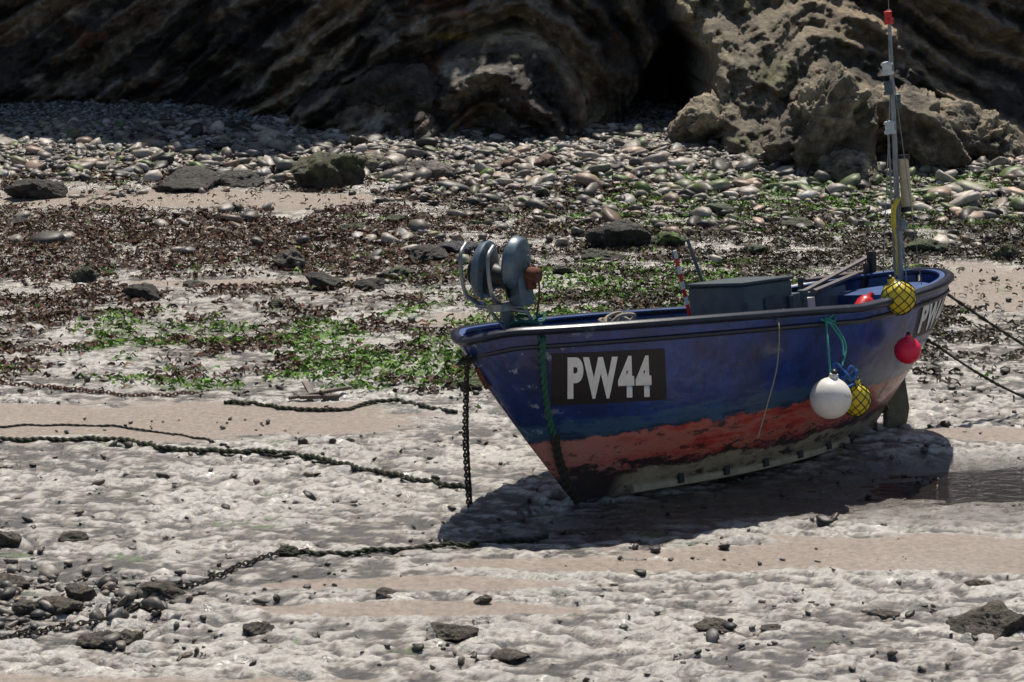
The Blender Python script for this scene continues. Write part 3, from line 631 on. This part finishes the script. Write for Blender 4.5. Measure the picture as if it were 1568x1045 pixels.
a,b_=sv(1055,478,.1),sv(1033,384,.1); g1=Geo(); g2=Geo()
for i in range(8):
    (g1 if i%2 else g2).tube([a+(b_-a)*i/8,a+(b_-a)*(i+1)/8],.015,8)
g1.obj("marker_pole_white",M_wht,boat); g2.tube([a-(b_-a)*.6,a],.014,8).obj("marker_pole_red",M_red,boat)
Geo().tube([sv(1100,500,.3),sv(1052,366,.3)],.014,8).tube([sv(1112,500,.35),sv(1112,430,.35)],.01,8).obj("boat_hook",M_grey,boat)
g=Geo(); g.tube([sv(1205,460,.3),sv(1345,385,.5)],.028,6,sq=.6); g.tube([sv(1245,447,.2),sv(1310,420,.4)],.03,6,sq=.7); g.tube([sv(1232,430,.5),sv(1320,418,.5)],.02,6); g.tube([sv(1225,425,.6),sv(1228,455,.6)],.025,6)
g.obj("oars",mat("grey_timber",(.13,.11,.11),.7,var=.4,ns=18),boat)
c=sv(1335,415,.4); Geo().box(c,(.06,.06,.32),(0,.1,0)).box(c+Vector((-.08,0,-.05)),(.07,.03,.25),(0,.4,0)).obj("samson_post",M_blk,boat,.008)
c=sv(1320,474,-.5); Geo().lathe([(.02,-.13),(.06,-.12),(.07,-.07),(.07,.06),(.055,.10),(.022,.12),(.022,.16)],c,(.75,0,.65),18).obj("red_canister",M_red,boat)
Geo().box(sv(1300,480,-.2),(.4,.35,.12),(0,.1,.2)).obj("fish_box",M_bluein,boat,.02)
Geo().box(sv(1260,470,.3),(.6,.03,.28),(0,0,.1)).obj("wash_board",mat("weathered_board",(.13,.15,.16),.6,var=.4,ns=9),boat,.008)
def rope_twist(path,r,nm,m_,parent=None,turn=.12,strands=2):
    P=spline(path,14); g=Geo(); 
    for s_ in range(strands):
        pts=[];acc=0
        for i,p_ in enumerate(P):
            if i: acc+=(P[i]-P[i-1]).length
            tn=((P[min(i+1,len(P)-1)]-P[max(i-1,0)])).normalized(); ax=tn.cross(Vector((.3,.9,.2))).normalized(); ay=tn.cross(ax)
            an=acc/turn*6.283+s_*6.283/strands; pts.append(p_+(ax*math.cos(an)+ay*math.sin(an))*r*.55)
        g.tube(pts,r*.75,6)
    return g.obj(nm,m_,parent)
xR=sv(852,600,-.45).x
rope_twist([(xR+.25,.25,1.28),(xR+.12,.0,1.31),(xR-.0,-.15,1.34),Vector(onx(xR-.04,1.27,.04)),Vector(onx(xR-.02,1.18,.06)),Vector(onx(xR+.05,.95,.045)),Vector(onx(xR+.13,.72,.045)),Vector(onx(xR+.21,.54,.04))],.020,"green_bow_rope",M_green,boat)
rope_twist([Vector(onx(xR+.20,.57,.05)),Vector(onx(xR+.25,.42,.05)),Vector(onx(xR+.34,.22,.06)),Vector(onx(xR+.42,.05,.05))],.028,"dark_bow_rope",M_drope,boat)
def tangle(c,r,n,rad,nm,m_,flat=.4,parent=boat,seed=0):
    rr=random.Random(seed); pts=[]
    for i in range(n): a=i*1.1+rr.uniform(-.4,.4); k=r*rr.uniform(.4,1); pts.append(Vector(c)+Vector((math.cos(a)*k*1.3,math.sin(a)*k,rr.uniform(-1,1)*r*flat)))
    return Geo().tube(spline(pts,7),rad,6).obj(nm,m_,parent)
tangle(sv(810,490,-.15),.11,18,.012,"bow_line_coil",M_green,seed=1)
tangle(sv(945,488,-.45),.11,13,.013,"mooring_line_coil",M_tan,.5,seed=2)
tangle(sv(1262,490,-.86),.085,16,.010,"turquoise_line_coil",M_turq,.7,seed=3)
g=Geo()
q0=Vector(sv(1265,492,-.95)); g.tube(spline([q0,sv(1268,530,-1.02),sv(1272,580,-1.05)],8),.009,6); g.tube(spline([q0+Vector((.02,0,0)),sv(1288,520,-1.0),sv(1292,545,-1.04)],8),.008,6); g.tube(spline([sv(1210,488,-.5),sv(1235,482,-.8),q0],8),.010,6)
g.tube(spline([q0,sv(1280,500,-.97),sv(1295,530,-1.02),sv(1290,560,-1.05)],8),.008,6); g.obj("fender_lanyard",M_turq,boat)
Geo().tube(spline([sv(1186,488,-.88),sv(1193,500,-.98),sv(1190,560,-.99),sv(1175,620,-.96),sv(1160,672,-.88)],8),.005,5).obj("thin_line",M_tan,boat)
Geo().tube([Vector(onx(.2,1.1,.03)),Vector(onx(.26,.95,.05))],.02,6).obj("stem_ring",M_rust,boat)
def chain(path,link,nm,m_,parent=None,thick=.22,jig=0):
    P=spline(path,16); g=Geo(); acc=0; k=0; nxt=0
    for i in range(1,len(P)):
        seg=(P[i]-P[i-1]); l=seg.length
        while nxt<=acc+l:
            o=P[i-1]+seg*((nxt-acc)/max(l,1e-6)); tdir=seg.normalized(); ax=tdir.cross(Vector((0.01,.02,1))); 
            if ax.length<.1: ax=tdir.cross(Vector((1,0,0)))
            ax.normalize(); ay=tdir.cross(ax)
            if k%2: ax=ay
            ring=[]
            for j in range(10):
                an=j/10*6.283; ring.append(o+tdir*math.cos(an)*link*.62+ax*math.sin(an)*link*.36)
            g.tube(ring,link*thick*.6,5,True); nxt+=link*.85; k+=1
        acc+=l
    return g.obj(nm,m_,parent)
M_chain=mat("weedy_chain",(.035,.028,.02),.8,.1,var=.7,ns=30,bst=.6)
M_chr=mat("rusty_chain",(.12,.05,.03),.85,.1,var=.6,ns=30,bst=.6)
bt=MB@Vector((.14,-.03,1.18)); ge=gp(717,772,.02)
chain([bt,bt*.5+Vector((ge[0],ge[1],.02))*.5+Vector((-.02,0,-.03)),(ge[0],ge[1],.0)],.032,"bow_mooring_chain",M_chain,thick=.32)
rope_twist([bt+Vector((.01,.01,.02)),bt*.5+Vector((ge[0],ge[1],.02))*.5+Vector((0,.01,0)),(ge[0]+.02,ge[1]+.03,.01)],.010,"bow_chain_weed",M_weedrope)
tangle(bt+Vector((0,0,-.02)),.05,9,.012,"bow_shackle_lashing",M_drope,parent=None,seed=5)
def gpath(uv,dz=.02):
    out=[]
    for i,(u,v) in enumerate(uv):
        x,y_=gp(u,v,0)
        for _ in range(4): x,y_=gp(u,v,float(Hb(x,y_)))
        out.append(Vector((x,y_,float(Hb(x,y_))+dz)))
    P=spline(out,5); r_=random.Random(len(uv))
    return [Vector((q.x+r_.uniform(-.02,.02),q.y+r_.uniform(-.03,.03),float(Hb(q.x,q.y))+dz-r_.uniform(0,.010))) for q in P]
rope_twist(gpath([(-60,672),(60,676),(180,676),(260,690),(340,694),(420,696),(490,706),(560,722),(640,738),(717,752)],.022),.018,"mooring_rope",M_weedrope)
rope_twist(gpath([(-20,655),(120,652),(240,662),(330,680),(420,698),(500,712)],.014),.008,"thin_mooring_rope",M_drope)
rope_twist(gpath([(345,618),(400,622),(450,628),(520,630),(590,616),(640,622),(700,634)],.02),.015,"old_mooring_rope",M_weedrope)
chain(gpath([(0,590),(60,594),(120,600),(200,608),(300,606)],.02),.04,"rusty_ground_chain",M_chr)
chain(gpath([(-30,985),(60,972),(170,950),(240,915),(330,888),(385,862),(440,850),(470,850)],.026),.042,"ground_chain",M_chain)
rope_twist(gpath([(430,850),(520,850),(620,843),(700,838),(760,832),(840,828)],.022),.015,"foreground_mooring_rope",M_weedrope)
tangle(gpath([(432,850),(434,850)],.02)[0],.06,14,.014,"rope_knot",M_weedrope,parent=None,seed=9)
ac=gpath([(485,614),(486,614)],.03)[0]
Geo().box(ac,(.34,.05,.03),(0,.05,.3)).box(ac+Vector((.08,.1,.03)),(.24,.04,.02),(.2,.1,1.0)).box(ac+Vector((-.1,.12,.04)),(.05,.22,.02),(.3,.1,.4)).tube([ac+Vector((-.25,-.05,0)),ac+Vector((.25,.12,.05))],.018,7).obj("anchor",mat("dull_iron",(.16,.13,.11),.7,.2,var=.5),None,.004)
e1=MB@Vector((4.83,0,1.17)); 
for nm,a_,uv in (("stern_warp",e1,[(1620,548)]),("stern_warp",MB@Vector((4.6,-.1,.75)),[(1640,640)])):
    r_=ray(uv[0][0],uv[0][1]); k=a_.y+.2; pe=Vector((r_.x*k/r_.y,k,CH+r_.z*k/r_.y)); d=(pe-a_)
    tt=(a_.z)/(-(d.z)); far=a_+d*tt; mid=a_*.5+far*.5+Vector((0,0,-.06)); rope_twist([a_,mid,far],.012,nm,M_drope)
chain([e1+Vector((.02,0,.0)),e1+Vector((.10,.0,-.03)),e1+Vector((.2,.02,-.1))],.06,"stern_shackle",M_chain,thick=.3)
def buoy(nm,c,r,m_,axis=(0,0,1),net=None,st=1.0):
    par=bpy.data.objects.new(nm,None); scene.collection.objects.link(par); par.location=c
    pr=[(r*.05,-r*1.0)]+[(r*math.cos(a),r*math.sin(a)*st) for a in np.linspace(-1.4,1.25,20)]+[(r*.22,r*st*1.02),(r*.2,r*st*1.2),(r*.1,r*st*1.24)]
    Geo().lathe(pr,(0,0,0),axis,32).obj("float",m_,par)
    Geo().lathe([(r*.10,-.02),(r*.16,0),(r*.10,.02)],Vector(axis).normalized()*r*st*1.27,(0,1,0),12).obj("eye",M_blk,par)
    if net:
        g=Geo(); R_=r*1.02
        for k in range(9):
            for sg in (-1,1):
                pts=[]
                for a in np.linspace(-1.5,1.5,22):
                    an=k*6.283/9+sg*a*1.1; pts.append(Vector((R_*math.cos(a)*math.cos(an),R_*math.cos(a)*math.sin(an),R_*math.sin(a)*st)))
                g.tube(pts,.0035,4)
        g.obj("net",net,par)
    return par
wp=lambda u,v,w_: MB@sv(u,v,w_)
buoy("mooring_buoy",wp(1376,456,-.90),.128,M_yel,(-.4,.1,.9),M_net)
buoy("mooring_buoy",wp(1390,537,-.95),.100,M_pink,(0,0,1))
buoy("fender_buoy",wp(1272,610,-1.08),.148,M_wbuoy,(.1,0,1))
buoy("net_float",wp(1311,612,-1.04),.105,M_yel,(0,0,1),M_net,1.15)
tangle(wp(1294,573,-1.03)+Vector((0,0,0)),.075,22,.009,"blue_net_bundle",M_bnet,1.3,parent=None,seed=12)
